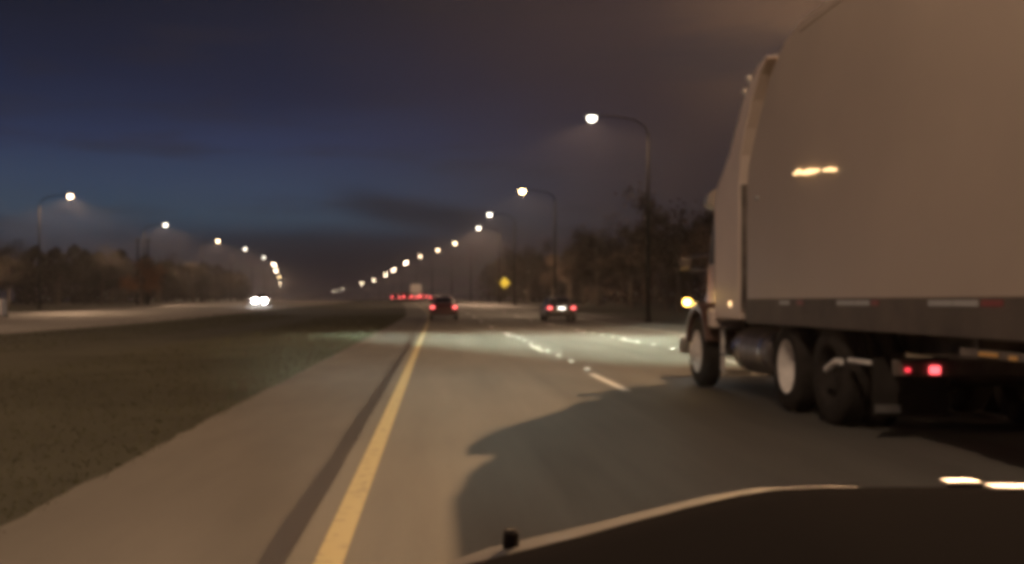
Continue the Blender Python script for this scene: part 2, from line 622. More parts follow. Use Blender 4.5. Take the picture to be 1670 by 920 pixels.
# =====================================================================
#  street lamps
# =====================================================================
LH = 12.0        # height of the luminaire above the ground


def lamp_mesh_parts(side):
    """side +1: pole stands right of the lamp head (arm reaches left); lamp head at local x = 0"""
    px = 3.3 * side
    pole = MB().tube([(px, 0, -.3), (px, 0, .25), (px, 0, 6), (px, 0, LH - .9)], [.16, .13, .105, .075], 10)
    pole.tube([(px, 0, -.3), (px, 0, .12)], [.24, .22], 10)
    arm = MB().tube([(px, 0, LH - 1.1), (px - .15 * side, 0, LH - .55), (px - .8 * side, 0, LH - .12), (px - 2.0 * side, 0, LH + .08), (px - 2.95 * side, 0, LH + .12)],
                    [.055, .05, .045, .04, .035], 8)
    head = MB()
    s = []
    for t, wd, hh in [(-.42, .07, .06), (-.36, .14, .11), (0, .19, .17), (.3, .16, .15), (.42, .07, .08)]:
        s.append([(t, wd * math.cos(a), LH + .06 + hh * max(0, math.sin(a)) - .02 * (math.sin(a) < 0)) for a in [2 * math.pi * k / 12 for k in range(12)]])
    head.loft(s)
    lens = MB()
    s = []
    for q in range(5):
        t = q / 4 * math.pi / 2
        s.append([(.26 * math.cos(t) * math.cos(a), .175 * math.cos(t) * math.sin(a), LH + .045 - .27 * math.sin(t)) for a in [2 * math.pi * k / 14 for k in range(14)]])
    s[-1] = [(x * .3, y * .3, z) for x, y, z in [(.05 * math.cos(2 * math.pi * k / 14), .05 * math.sin(2 * math.pi * k / 14), LH + .045 - .27) for k in range(14)]]
    lens.loft(s)
    return pole, arm, head, lens


LM = {}
for side in (1, -1):
    p, a, h, l = lamp_mesh_parts(side)
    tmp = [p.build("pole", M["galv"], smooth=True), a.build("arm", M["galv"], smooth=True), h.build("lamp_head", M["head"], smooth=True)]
    LM[side] = [t.data for t in tmp]
    for c in LENS:
        lo = l.build("lens", LENS[c][0], smooth=True)
        LM[side, c] = lo.data
        tmp.append(lo)
    for t in tmp: bpy.data.objects.remove(t)


def street_lamp(x, y, side, tone, label, group, power=1.0, throw=3.0, scale=1.0):
    root = empty("street_lamp", (x, y, elev(y)))
    tag(root, label, "street lamp", group)
    root.scale = (scale,) * 3
    for nm, me in zip(("pole", "arm", "lamp_head"), LM[side]):
        o = link(bpy.data.objects.new(nm, me), root)
    ln = link(bpy.data.objects.new("lens", LM[side, tone]), o)
    ld = bpy.data.lights.new("lamp_light", "SPOT")
    ld.energy = LAMP_W * power
    ld.color = LENS[tone][1]
    ld.spot_size = R(173)
    ld.spot_blend = 0.35
    ld.shadow_soft_size = 0.08
    shape_light(ld, "Z", 2.16 ** throw, throw, (0.05, 0.42))
    lo = link(bpy.data.objects.new("lamp_light", ld), root)
    lo.location = (0, 0, LH - .29)
    return root


ORD = ["nearest", "second nearest", "third nearest", "fourth nearest", "fifth nearest", "sixth nearest", "seventh nearest", "eighth nearest",
       "ninth nearest", "tenth nearest", "eleventh nearest", "twelfth nearest", "second farthest", "farthest"]
# lit heads down the right verge: (distance, offset, tone)
RIGHT = [(64.7, 9.1, "white", "lone bright white street lamp high over the road beside the truck"),
         (111.9, 8.7, "gold", "glowing golden street lamp, largest and yellowest of the right hand row"),
         (145.7, 7.0, "white", "street lamp just left of and below the golden one, above a close neighbour"),
         (175.6, 6.7, "white", "street lamp just below the upper of a close pair, over the yellow sign"),
         (228.3, 3.8, "warm", None), (262.0, .3, "warm", None), (301.2, -4.5, "warm", None), (356.1, -9.9, "far", None), (433.7, -16.9, "far", None),
         (512.6, -23.6, "far", None), (644.4, -36.5, "far", None), (751.8, -51.0, "far", None), (1074.0, -90.1, "far", None), (1326.7, -123.1, "far", None)]
LEFT = [(117.8, -39.1, "amber", "large bright lamp over the left carriageway, farthest left in the photo"),
        (167.8, -41.2, "white", "whitest lamp of the left hand row, right of the largest left lamp"),
        (218.0, -43.2, "warm", "warm third lamp of the left hand row, before the row bends down"),
        (255.4, -44.3, "white", "small lamp between the warm third lamp and the bend of the left row"),
        (309.9, -48.5, "white", "lamp at the bend where the left hand row turns steeply down"),
        (374.8, -55.2, "far", "dim lamp just below the bend of the left hand row"),
        (451.1, -65.7, "far", "lamp in the middle of the steep part of the left row"),
        (563.9, -80.5, "gold", "yellow lamp low in the steep part of the left row"),
        (777.7, -110.2, "far", "lowest and farthest lamp of the left row, above the oncoming headlights")]
for i, (y, x, tone, lab) in enumerate(RIGHT):
    if lab is None:
        lab = "small distant lamp in the right hand row, %s of the row" % ORD[i]
    street_lamp(x, y, 1, tone, lab, "street lamps along the right verge", power=3.2 if 170 < y < 180 else 0.7)
for y, x, tone, lab in LEFT:
    street_lamp(x, y, -1, tone, lab, "street lamps along the left carriageway", power=1.9)
for y, lab in ((68.0, "street lamp of the left carriageway just outside the left edge of the view"), (19.0, "street lamp of the left carriageway level with the camera car, out of view")):
    street_lamp(-38.5, y, -1, "warm", lab, "street lamps along the left carriageway", power=1.9)
# the same row goes on past the truck
street_lamp(10.6, 20.4, 1, "sodium", "street lamp standing on the verge behind the truck, out of view above the trailer", "street lamps along the right verge", power=5.1)
street_lamp(-0.3, 2.6, -1, "cool", "added fill lamp in street lamp form just ahead of the camera car, above the view", "added fill lamps", power=1.4, throw=0.6, scale=0.75).rotation_euler = (0, 0, R(40))  # fill lamp added to light the trailer side and near road

# =====================================================================
#  road vehicles
# =====================================================================
def wheel(parent, c, r=.33, w=.21, rim="alu", seg=28):
    t = MB().lathe_x([(-w / 2, r * .62), (-w / 2, r * .93), (-w * .36, r), (w * .36, r), (w / 2, r * .93), (w / 2, r * .62)], c, seg).build("wheel", M["black"], parent, smooth=True)
    s = 1 if c[0] > 0 else -1
    MB().lathe_x([(s * w * .50, r * .63), (s * w * .44, r * .60), (s * w * .36, r * .42), (s * w * .40, r * .16), (s * w * .44, 0.002)], c, seg).build("rim", M[rim], t, smooth=True)
    return t


def car_ring(y, zb, zbelt, ztop, w, wt):
    half = [(w * .86, zb), (w, zb + .12), (w * 1.01, (zb + zbelt) / 2), (w * .97, zbelt), (wt, max(zbelt + .01, ztop - .04)), (wt * .86, max(zbelt + .02, ztop))]
    return [(x, y, z) for x, z in half] + [(-x, y, z) for x, z in half[::-1]]


CAR_ST = [(-2.28, .42, .66, .70, .74, .66), (-2.22, .32, .86, .98, .84, .70), (-2.0, .28, .90, 1.05, .88, .70), (-1.6, .27, .92, 1.12, .90, .68),
          (-1.0, .26, .93, 1.40, .90, .60), (-.4, .26, .93, 1.47, .90, .60), (.3, .26, .92, 1.45, .90, .60), (.75, .26, .91, 1.22, .90, .66),
          (1.15, .26, .88, .98, .90, .72), (1.8, .27, .82, .88, .89, .70), (2.15, .30, .70, .76, .84, .66), (2.25, .40, .58, .62, .76, .6)]


def make_car(paint, tail="tail", plate=True, suv=0.0, head=False):
    root = empty("car")
    st = []
    for y, zb, zl, zt, w, wt in CAR_ST:
        k = 1 + suv
        st.append(car_ring(y, zb + suv * .15, zl * k, (1.45 * k if (suv and -1.9 > y > -2.1) else zt * k) if not (suv and -1.9 <= y <= -.9) else 1.47 * k, w, wt))
    body = MB().loft(st).build("body", paint, root, smooth=True)
    k = 1 + suv
    # glass
    if suv:
        MB().loft([[(-.58, -2.03, 1.0 * k), (.58, -2.03, 1.0 * k)], [(-.5, -2.05, 1.38 * k), (.5, -2.05, 1.38 * k)]], closed=False).build("rear_window", M["glass"], root)
    else:
        MB().add([(-.56, -1.60, 1.135), (.56, -1.60, 1.135), (.49, -1.05, 1.40), (-.49, -1.05, 1.40)], [(0, 1, 2, 3)]).build("rear_window", M["glass"], root)
    MB().add([(-.62, 1.10, 1.03 * k), (.62, 1.10, 1.03 * k), (.52, .40, 1.43 * k), (-.52, .40, 1.43 * k)], [(0, 1, 2, 3)]).build("windscreen", M["glass"], root)
    for s in (-1, 1):
        MB().add([(s * .865, -1.25, .99 * k), (s * .865, .75, .98 * k), (s * .66, .28, 1.38 * k), (s * .66, -.85, 1.38 * k)], [(0, 1, 2, 3)]).build("side_window", M["glass"], root)
    MB().box(-.80, .80, -2.34, -2.2, .36 + suv * .3, .56 + suv * .3).build("bumper", paint, root, bevel=.05)
    for s in (-1, 1):
        MB().box(s * .70 - .12, s * .70 + .12, -2.31, -2.15, .76 * k, .88 * k).build("tail_light", M[tail], root, bevel=.03)
    if head:
        for s in (-1, 1):
            MB().box(s * .58 - .19, s * .58 + .19, 2.10, 2.27, .52 * k, .76 * k).build("headlight", M["headlight"], root, bevel=.03)
    if plate:
        p = MB().box(-.26, .26, -2.33, -2.30, .66 * k, .79 * k).build("number_plate", M["plate"], root)
        MB().box(-.2, .2, -2.36, -2.32, .80 * k, .825 * k).build("plate_lamp", M["plate_lamp"], p)
    for s in (-1, 1):
        for y in (-1.38, 1.36):
            wheel(root, (s * .80, y, .33))
    return root


def put(o, x, y, rz=0.0):
    o.location = (x, y, elev(y) + .006)
    o.rotation_euler = (0, 0, rz)
    return o


car_a = put(make_car(M["paint_red"], tail="tail_near", plate=False), .45, 71.5)
tag(car_a, "dark red car ahead in the left lane with two pale tail lights", "car")
car_b = put(make_car(M["paint_grey"], tail="tail_near", plate=True), 7.45, 68)
tag(car_b, "dark car in the right lane with red tail lights and a lit number plate", "car")
car_c = put(make_car(M["paint_silver"], plate=False, head=True), lx(140) - 22.1, 140, math.pi)
tag(car_c, "oncoming car with glaring white headlights on the left carriageway", "car")
for s in (-1, 1):
    ld = bpy.data.lights.new("headlight_beam", "SPOT")
    ld.energy, ld.color, ld.spot_size, ld.spot_blend, ld.shadow_soft_size = 900, (1, .95, .88), R(50), .8, .08
    lo = link(bpy.data.objects.new("headlight_beam", ld), car_c)
    lo.location, lo.rotation_euler = (s * .64, 2.4, .66), (R(86), 0, 0)

# queue of red tail lights far ahead
QUEUE = [(206, -.6, 1, "leftmost"), (226, -2.2, 0, ""), (243, -.4, 1, ""), (232, 1.6, 0, ""), (262, 1.6, 1, ""), (214, 4.8, 0, ""), (250, 5.0, 1, ""), (224, 8.0, 0, ""), (290, 4.8, 0, "")]
QL = ["leftmost tail lights of the distant queue, at the median edge",
      "second pair of tail lights from the left end of the distant queue",
      "faint tail lights in the left half of the distant queue",
      "tail lights left of the tall white box truck in the distant queue",
      "tail lights half hidden beside the tall white box truck",
      "bright tail lights of the distant queue right of the box truck",
      "dim distant tail lights behind the dark red car",
      "rightmost tail lights of the distant queue, above the dark red car",
      "farthest dim tail lights of the distant queue"]
qa = make_car(M["paint_grey"], plate=False)
qb = make_car(M["paint_red"], plate=False, suv=.14)
for i, (y, x, kind, _) in enumerate(QUEUE):
    src = qb if kind else qa
    o = src if i in (0, 1) else copy_tree(src)
    put(o, cx(y) + x, y)
    tag(o, QL[i], "car", "distant queue of cars")

# far box truck
bt = empty("box_truck", (cx(246) + 3.2, 246, elev(246)))
tag(bt, "pale tall box truck in the distant queue of tail lights", "truck")
MB().box(-1.25, 1.25, -3.4, 3.2, 1.1, 3.7).build("cargo_box", M["box_white"], bt, bevel=.06)
MB().box(-1.1, 1.1, 3.3, 5.2, .6, 2.6).build("cab", M["paint_grey"], bt, bevel=.2)
MB().box(-1.0, 1.0, -3.35, 5.0, .55, 1.08).build("chassis", M["steel"], bt)
for s in (-1, 1):
    MB().box(s * .95 - .14, s * .95 + .14, -3.5, -3.41, .85, 1.05).build("tail_light", M["tail"], bt)
    for y in (-2.0, 4.0):
        wheel(bt, (s * 1.0, y, .45), .45, .28)

# ---------------------------------------------------------------------
#  semi-trailer beside us
# ---------------------------------------------------------------------
TX0, TX1 = 3.92, 6.5
trl = empty("semi_trailer", (5.2, 6.0, 0))
tag(trl, "long off white box trailer with a sloped nose, behind the truck in the next lane", "trailer")


def loc(mb, root):
    ox, oy, oz = root.location
    mb.v = [(x - ox, y - oy, z - oz) for x, y, z in mb.v]
    return mb


REAR = -1.2
prof = [(REAR, 1.12), (13.98, 1.12), (13.98, 2.70), (13.88, 2.98), (13.62, 3.30), (13.20, 3.74), (12.85, 4.02), (12.45, 4.20), (11.9, 4.28), (REAR, 4.30)]
loc(MB().prism_x(prof, TX0, TX1), trl).build("box_body", M["trailer"], trl, bevel=.05, seg=3)
# bottom and top rails, posts
loc(MB().box(TX0 - .018, TX0 + .10, REAR, 13.96, .98, 1.285), trl).build("bottom_rail", M["rail"], trl, bevel=.01)
loc(MB().box(TX1 - .10, TX1 + .018, REAR, 13.96, .98, 1.285), trl).build("bottom_rail", M["rail"], trl, bevel=.01)
loc(MB().box(TX0 - .012, TX0 + .06, REAR, 11.9, 4.16, 4.26), trl).build("top_rail", M["trailer"], trl, bevel=.01)
# reflective tape along the rail, white and red blocks
b1, b2 = MB(), MB()
y = 13.1
tk = 0
for y0, y1, red in [(12.55, 12.2, 0), (11.95, 11.75, 1), (10.75, 10.3, 0), (10.28, 9.95, 0), (9.9, 9.75, 1), (8.75, 8.35, 0), (8.33, 7.95, 0), (7.9, 7.6, 1), (6.6, 6.0, 0), (5.9, 5.5, 1)]:
    (b2 if red else b1).box(TX0 - .024, TX0 - .004, min(y0, y1), max(y0, y1), 1.215, 1.262)
loc(b1, trl).build("white_reflective_tape", M["tape_white"], trl)
loc(b2, trl).build("red_reflective_tape", M["tape_red"], trl)
# reflection on the trailer side, built as a wavering strip of glowing amber boxes
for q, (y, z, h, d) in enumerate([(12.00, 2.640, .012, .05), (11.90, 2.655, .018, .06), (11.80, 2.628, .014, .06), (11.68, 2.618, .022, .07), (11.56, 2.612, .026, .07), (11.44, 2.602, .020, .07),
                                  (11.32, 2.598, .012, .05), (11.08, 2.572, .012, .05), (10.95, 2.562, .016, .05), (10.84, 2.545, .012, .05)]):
    loc(MB().box(TX0 - .04, TX0 + .005, y - d * .62, y + d * .62, z - h, z + h), trl).build("side_lamp_or_glint", M["amber_dim"], trl, bevel=.008)
loc(MB().box(TX0 - .03, TX0 + .005, 13.42, 13.54, 2.49, 2.54), trl).build("side_lamp_or_glint", M["tape_white"], trl, bevel=.012)
# floor cross members, kingpin plate, landing gear, rear bogie, doors
b = MB()
for k in range(24):
    y = REAR + .3 + k * .6
    b.box(TX0 + .1, TX1 - .1, y - .04, y + .04, .99, 1.115)
loc(b, trl).build("floor_cross_members", M["steel"], trl)
bar = loc(MB().box(TX0 + .01, TX0 + .05, 5.2, 8.3, .84, .90), trl).build("side_bar", M["steel"], trl, bevel=.008)
for y in (5.4, 8.1):
    loc(MB().box(TX0 + .05, TX0 + .09, y, y + .06, .84, 1.1), trl).build("side_bar_bracket", M["steel"], trl)
for y0, y1, z in ((7.72, 7.98, .872), (7.46, 7.56, .862)):
    loc(MB().box(TX0 - .004, TX0 + .009, y0, y1, z - .016, z + .016), trl).build("side_reflector", M["amber_reflector"], trl, bevel=.004)
for x in (TX0 + .45, TX1 - .45):
    g = loc(MB().box(x - .08, x + .08, 6.2, 6.36, .25, 1.1), trl).build("landing_leg", M["steel"], trl, bevel=.01)
    loc(MB().box(x - .16, x + .16, 6.08, 6.48, .20, .25), trl).build("foot_plate", M["steel"], g)
loc(MB().box(TX0 + .02, TX1 - .02, REAR - .05, REAR - .005, 1.14, 4.28), trl).build("rear_doors", M["trailer"], trl, bevel=.01)


def truck_wheel(root, x, y, dual, out, rim="rim", r=.51):
    """out = -1: the outer face looks left"""
    wd = .27
    c = (x - root.location.x, y - root.location.y, r - root.location.z + .004)
    t = MB()
    prof = [(-wd / 2, r * .60), (-wd / 2, r * .90), (-wd * .40, r * .97), (-wd * .28, r), (wd * .28, r), (wd * .40, r * .97), (wd / 2, r * .90), (wd / 2, r * .60)]
    t.lathe_x(prof, c, 48)
    if dual:
        t.lathe_x(prof, (c[0] - out * .34, c[1], c[2]), 48)
    for g in (-.06, 0, .06):
        t.lathe_x([(g - .01, r * 1.0), (g - .008, r * 1.004), (g + .008, r * 1.004), (g + .01, r * 1.0)], c, 48)
    tyre = t.build("wheel", M["black"], root, smooth=True)
    o = out
    if dual:
        rp = [(o * wd * .5, r * .61), (o * wd * .47, r * .585), (o * wd * .1, r * .53), (-o * wd * .25, r * .46), (-o * wd * .28, r * .27), (-o * wd * .02, r * .25), (o * .02, r * .2), (o * .05, .003)]
    else:
        rp = [(o * wd * .5, r * .61), (o * wd * .52, r * .58), (o * wd * .40, r * .50), (o * wd * .5, r * .42), (o * wd * .62, r * .28), (o * wd * .8, r * .24), (o * wd * .9, .003)]
    rm = MB().lathe_x(rp, c, 48)
    bx = (-o * wd * .22) if dual else o * wd * .55
    for k in range(10):
        a = 2 * math.pi * k / 10
        yy, zz = c[1] + r * .36 * math.cos(a), c[2] + r * .36 * math.sin(a)
        rm.tube([(c[0] + bx - o * .02, yy, zz), (c[0] + bx + o * .045, yy, zz)], .017, 6)
    rm.build("rim", M[rim], tyre, smooth=True)
    return tyre


for x, o in ((TX0 + .16, -1), (TX1 - .16, 1)):
    for y in (.6, 1.9):
        truck_wheel(trl, x, y, True, o)
loc(MB().box(TX0 + .7, TX1 - .7, -.2, 2.7, .5, 1.0), trl).build("bogie_frame", M["steel"], trl)

# ---------------------------------------------------------------------
#  tractor unit
# ---------------------------------------------------------------------
trk = empty("semi_truck", (5.2, 14.0, 0))
tag(trk, "truck tractor with pale side fairing, lit amber turn signal and white drive wheel rims", "truck")
L = lambda mb: loc(mb, trk)
# chassis rails, fifth wheel, cross members
b = MB()
for x in (4.82, 5.48):
    b.box(x - .05, x + .05, 9.7, 18.0, .72, .98)
for y in (9.8, 11.2, 12.4, 13.6, 15.0):
    b.box(4.87, 5.43, y - .06, y + .06, .76, .94)
L(b).build("chassis", M["steel"], trk, bevel=.012)
L(MB().box(4.75, 5.6, 11.3, 12.3, .985, 1.03)).build("fifth_wheel", M["steel"], trk, bevel=.02)
for y in (11.15, 12.5):
    L(MB().tube([(4.1, y, .51), (6.3, y, .51)], .11, 12)).build("axle", M["steel"], trk)
# the curved side and roof fairing behind the cab
FO = [(15.42, 1.02), (15.46, 2.62), (15.34, 2.82), (15.02, 3.00), (14.66, 3.22), (14.34, 3.52), (14.02, 3.80), (13.66, 4.00), (13.34, 4.11), (13.0, 4.15)]
FI = [(13.0, 4.12), (13.30, 3.99), (13.64, 3.74), (13.92, 3.44), (14.12, 3.12), (14.20, 2.80), (14.18, 1.02)]
L(MB().prism_x(FO + FI, TX0 - .03, TX1 + .03)).build("side_fairing", M["tractor"], trk, bevel=.05, seg=3)
L(MB().box(TX0 - .01, TX0 + .5, 14.10, 14.178, 1.15, 2.75)).build("fairing_seal", M["steel"], trk)
# cab, hood, windows
cab = L(MB().prism_x([(15.44, .95), (17.0, .95), (17.05, 1.75), (16.55, 2.65), (16.1, 2.86), (15.44, 2.92)], 4.16, 6.24)).build("cab", M["cab"], trk, bevel=.10, seg=4)
for x in (4.148, 6.252):
    L(MB().add([(x, 15.75, 1.85), (x, 16.85, 1.80), (x, 16.45, 2.52), (x, 15.75, 2.56)], [(0, 1, 2, 3)])).build("side_window", M["glass"], cab).parent = trk
L(MB().add([(4.35, 17.07, 1.85), (6.05, 17.07, 1.85), (5.95, 16.62, 2.60), (4.45, 16.62, 2.60)], [(0, 1, 2, 3)])).build("windscreen", M["glass"], trk)
L(MB().prism_x([(17.0, .75), (18.5, .65), (18.6, 1.2), (18.35, 1.5), (17.0, 1.72)], 4.48, 5.92)).build("hood", M["cab"], trk, bevel=.12, seg=4)
L(MB().box(4.1, 6.3, 18.45, 18.7, .38, .68)).build("bumper", M["alu"], trk, bevel=.06)
for x in (4.38, 6.02):
    L(MB().box(x - .14, x + .14, 18.40, 18.62, .80, 1.02)).build("headlight", M["truck_head"], trk, bevel=.03)
# roof clearance lamps, small pods on short stalks
for y, z in ((14.05, 3.86), (13.86, 3.99)):
    L(MB().tube([(TX0 + .03, y, z), (TX0 - .01, y + .02, z + .09)], .028, 8)).build("clearance_lamp", M["tape_white"], trk)
# round horn/spot pod at the top of the cab beside the fairing
L(MB().tube([(4.05, 16.25, 2.72), (4.05, 15.85, 2.72)], [.12, .15], 16)).build("spot_lamp", M["alu"], trk, smooth=False)
# steer wheels and fenders
truck_wheel(trk, 3.99, 16.35, False, -1)
truck_wheel(trk, 6.41, 16.35, False, 1, rim="steel")
for x0, x1 in ((3.83, 4.46), (5.94, 6.57)):
    arc = [(16.35 + .60 * math.cos(a), .52 + .60 * math.sin(a)) for a in [math.pi * (.06 + .86 * k / 14) for k in range(15)]]
    arc2 = [(16.35 + .655 * math.cos(a), .52 + .72 * math.sin(a)) for a in [math.pi * (.06 + .86 * k / 14) for k in range(15)]][::-1]
    L(MB().prism_x(arc + arc2, x0, x1)).build("fender", M["cab"], trk, bevel=.02)
    L(MB().box(x0 + .02, x0 + .5, 15.42, 15.72, .88, 1.16)).build("fender_skirt", M["tractor"], trk, bevel=.05)
s = -1
sig = L(MB().tube([(3.86, 16.95, 1.24), (3.86, 17.04, 1.24)], .05, 14)).build("turn_signal", M["amber"], trk)
ld = bpy.data.lights.new("turn_signal_light", "POINT")
ld.energy, ld.color, ld.shadow_soft_size = 9.0, (1, .6, .15), .06
lo = link(bpy.data.objects.new("turn_signal_light", ld), trk)
lo.location = (3.80 - 5.2, 16.98 - 14.0, 1.33)
# steps, tank, mirror
for z in (.865, .50, .26):
    L(MB().box(3.96, 4.3, 15.10, 15.40, z, z + .035)).build("cab_step", M["chrome"], trk, bevel=.008)
L(MB().box(3.98, 4.02, 15.40, 15.46, .28, .90)).build("step_bracket", M["rim"], trk)
M["tank"] = mat("dull_tank_metal", (0.22, 0.19, 0.18), rough=0.45, metal=0.7, noise=(5, 0.3, 4))
tank = L(MB().tube([(4.28, 14.86, .62), (4.28, 14.83, .62), (4.28, 13.32, .62), (4.28, 13.29, .62)], [.27, .31, .31, .27], 32)).build("fuel_tank", M["tank"], trk)
for y in (13.6, 14.55):
    L(MB().tube([(4.28, y - .03, .62), (4.28, y + .03, .62)], .318, 32)).build("tank_strap", M["chrome"], tank)
L(MB().tube([(4.0, 14.7, .66), (3.955, 14.7, .68)], .06, 14)).build("tank_cap", M["chrome"], trk)
L(MB().tube([(3.90, 14.6, 1.22), (3.87, 14.6, 1.22)], .035, 12)).build("side_lamp_or_glint", M["amber_dim"], trk)
mir = L(MB().box(3.74, 3.90, 16.94, 17.02, 1.74, 1.92)).build("mirror", M["steel"], trk, bevel=.03)
L(MB().tube([(3.9, 16.98, 1.93), (4.2, 16.9, 1.98)], .018, 8).tube([(3.9, 16.98, 1.75), (4.2, 16.9, 1.72)], .018, 8)).build("mirror_bracket", M["chrome"], trk)
# drive wheels
for x, o in ((4.09, -1), (6.31, 1)):
    truck_wheel(trk, x, 12.5, True, o)
    truck_wheel(trk, x, 11.15, True, o, rim="black")
# quarter fender strip, mud flaps, rear lamps
for x0, x1 in ((3.93, 4.62), (5.78, 6.47)):
    a0 = [(11.12, .565), (10.86, .66), (10.72, .665)]
    L(MB().box(x0 - .02, x0 + .03, 10.02, 10.52, .675, .715)).build("fender_edge", M["rim"], trk, bevel=.01)
    L(MB().tube([(x0, y, z) for y, z in a0], .034, 8)).build("fender_strip", M["rim"], trk)
    fl = L(MB().box(x0, x1, 9.95, 9.965, .22, .74)).build("mud_flap", M["black"], trk)
    L(MB().box(x0 + .02, x0 + .25, 9.93, 9.952, .25, .32)).build("flap_weight", M["alu"], fl)
L(MB().box(4.0, 6.4, 9.62, 9.70, .60, .74)).build("lamp_bar", M["steel"], trk, bevel=.01)
L(MB().tube([(4.10, 9.62, .655), (4.10, 9.585, .655)], .020, 12)).build("tail_light", M["red_dim"], trk)
L(MB().box(4.29, 4.38, 9.585, 9.62, .62, .69)).build("tail_light", M["red_lamp"], trk, bevel=.012)
L(MB().box(6.0, 6.13, 9.585, 9.62, .62, .69)).build("tail_light", M["red_lamp"], trk, bevel=.012)
# headlight beams: they light the road ahead of the truck
for x in (4.38, 6.02):
    ld = bpy.data.lights.new("headlight_beam", "SPOT")
    ld.energy, ld.color, ld.spot_size, ld.spot_blend, ld.shadow_soft_size = 29.0, (.82, 1.0, .76), R(52), .8, 0.0
    lo = link(bpy.data.objects.new("headlight_beam", ld), trk)
    lo.location, lo.rotation_euler = (x - 5.2, 18.7 - 14, .92), (R(90), 0, R(1))
    shape_light(ld, "Y", 40000.0, 3.0, (0.030, 0.050), SGN)

# =====================================================================
#  roadside
# =====================================================================
# yellow diamond sign
sy = 182
sg = empty("road_sign", (11.2, sy, elev(sy)))
tag(sg, "bright yellow diamond warning sign on a post at the right road edge", "road sign")
d = 1.05
pan = MB().loft([[(0, y, 3.3 - d), (d, y, 3.3), (0, y, 3.3 + d), (-d, y, 3.3)] for y in (-.06, -.045)]).build("sign_panel", M["sign_yellow"], sg)
e = [(.86, .90)]
b = MB()
for k in range(4):
    a0, a1 = math.pi / 2 * k, math.pi / 2 * (k + 1)
    p = lambda rr, a: (rr * math.cos(a), -.064, 3.3 + rr * math.sin(a))
    b.add([p(.95, a0), p(.99, a0), p(.99, a1), p(.95, a1)], [(0, 1, 2, 3)])
b.build("sign_border", M["sign_black"], pan)
MB().box(-.045, .045, -.04, .05, -.3, 3.9).build("post", M["galv"], sg)

# pale cabinet at the left edge beyond the far carriageway
cb = empty("utility_cabinet", (-32.6, 81, elev(81)))
tag(cb, "pale grey utility cabinet beyond the left carriageway at the photo's left edge", "cabinet")
MB().box(-.9, .9, -.45, .45, .12, 1.25).build("cabinet_body", M["cabinet"], cb, bevel=.03)
MB().box(-1.0, 1.0, -.55, .55, -.1, .118).build("plinth", M["shoulder"], cb)
MB().box(-.95, .95, -.5, .5, 1.252, 1.31).build("cabinet_lid", M["cabinet"], cb, bevel=.02)
for x in (-.45, .45):
    dd = MB().box(x - .42, x + .42, -.472, -.452, .2, 1.2).build("door", M["cabinet"], cb)
    MB().box(x + .3, x + .34, -.5, -.474, .6, .78).build("handle", M["steel"], dd)

# twin poles on the left, rising out of the trees
for i, (x, lab) in enumerate(((-40.9, "tall thin pale pole left of its twin above the russet tree"), (-39.5, "tall thin pale pole right of its twin above the russet tree"))):
    pz = empty("utility_pole", (x, 151, elev(151)))
    tag(pz, lab, "pole", "twin poles in the left hand trees")
    MB().tube([(0, 0, -.3), (0, 0, 9.2)], [.14, .10], 8).build("pole_shaft", M["galv"], pz, smooth=True)
    MB().box(-.5, .5, -.05, .05, 8.7, 8.82).build("cross_arm", M["galv"], pz)


# ---- trees ----------------------------------------------------------
def tree_meshes(seed, h, cr, leaves, ls):
    r = random.Random(seed)
    tb, lb = MB(), MB()
    th = h * .42
    tb.tube([(0, 0, -.3), (.05, 0, th * .5), (r.uniform(-.2, .2), r.uniform(-.2, .2), th), (r.uniform(-.4, .4), r.uniform(-.4, .4), h * .86)],
            [h * .026, h * .02, h * .016, h * .003], 8)
    tips = []
    for k in range(11):
        a = r.uniform(0, 2 * math.pi)
        z0 = r.uniform(.28, .72) * h
        ln = cr * r.uniform(.55, 1.05)
        p0 = Vector((0, 0, z0))
        p1 = p0 + Vector((math.cos(a) * ln * .55, math.sin(a) * ln * .55, ln * r.uniform(.25, .5)))
        p2 = p0 + Vector((math.cos(a) * ln, math.sin(a) * ln, ln * r.uniform(.45, .9)))
        tb.tube([p0, p1, p2], [h * .009, h * .006, h * .002], 5)
        tips += [(p1, .55), (p2, .7)]
        for q in range(2):
            a2 = a + r.uniform(-.9, .9)
            p3 = p1 + Vector((math.cos(a2), math.sin(a2), r.uniform(.2, .8))) * ln * .5
            tb.tube([p1, p3], [h * .004, h * .0015], 4)
            tips.append((p3, .6))
    tips.append((Vector((0, 0, h * .84)), .8))
    for k in range(leaves):
        c, s = tips[r.randrange(len(tips))]
        d = Vector((r.gauss(0, 1), r.gauss(0, 1), r.gauss(0, .75))) * cr * .27 * s
        p = c + d
        if p.z < h * .12: p.z = h * .12 + r.random() * .3
        u = Vector((r.gauss(0, 1), r.gauss(0, 1), r.gauss(0, 1))).normalized() * ls * r.uniform(.6, 1.3)
        v = u.orthogonal().normalized() * ls * r.uniform(.4, .8)
        lb.add([p - u, p - v, p + u, p + v], [(0, 1, 2, 3)])
    return tb, lb


TREES = []
for i, (h, crr) in enumerate(((8.5, 3.2), (10, 3.6), (7, 3.0))):
    t, l = tree_meshes(20 + i, h, crr, 2600, .17)
    o1, o2 = t.build("trunk", M["bark"]), l.build("crown", M["leaf"])
    o3 = l.build("crown", M["leaf_dry"])
    TREES.append((o1.data, o2.data, o3.data))
    bpy.data.objects.remove(o1); bpy.data.objects.remove(o2); bpy.data.objects.remove(o3)


def tree(x, y, k, s, label, group, name="tree", dry=False):
    root = empty(name, (x, y, elev(y) - .05), rng.uniform(0, 6.28))
    root.scale = (s, s, s * rng.uniform(.92, 1.1))
    tag(root, label, "tree", group)
    link(bpy.data.objects.new("trunk", TREES[k][0]), root)
    link(bpy.data.objects.new("crown", TREES[k][2 if dry else 1]), root)


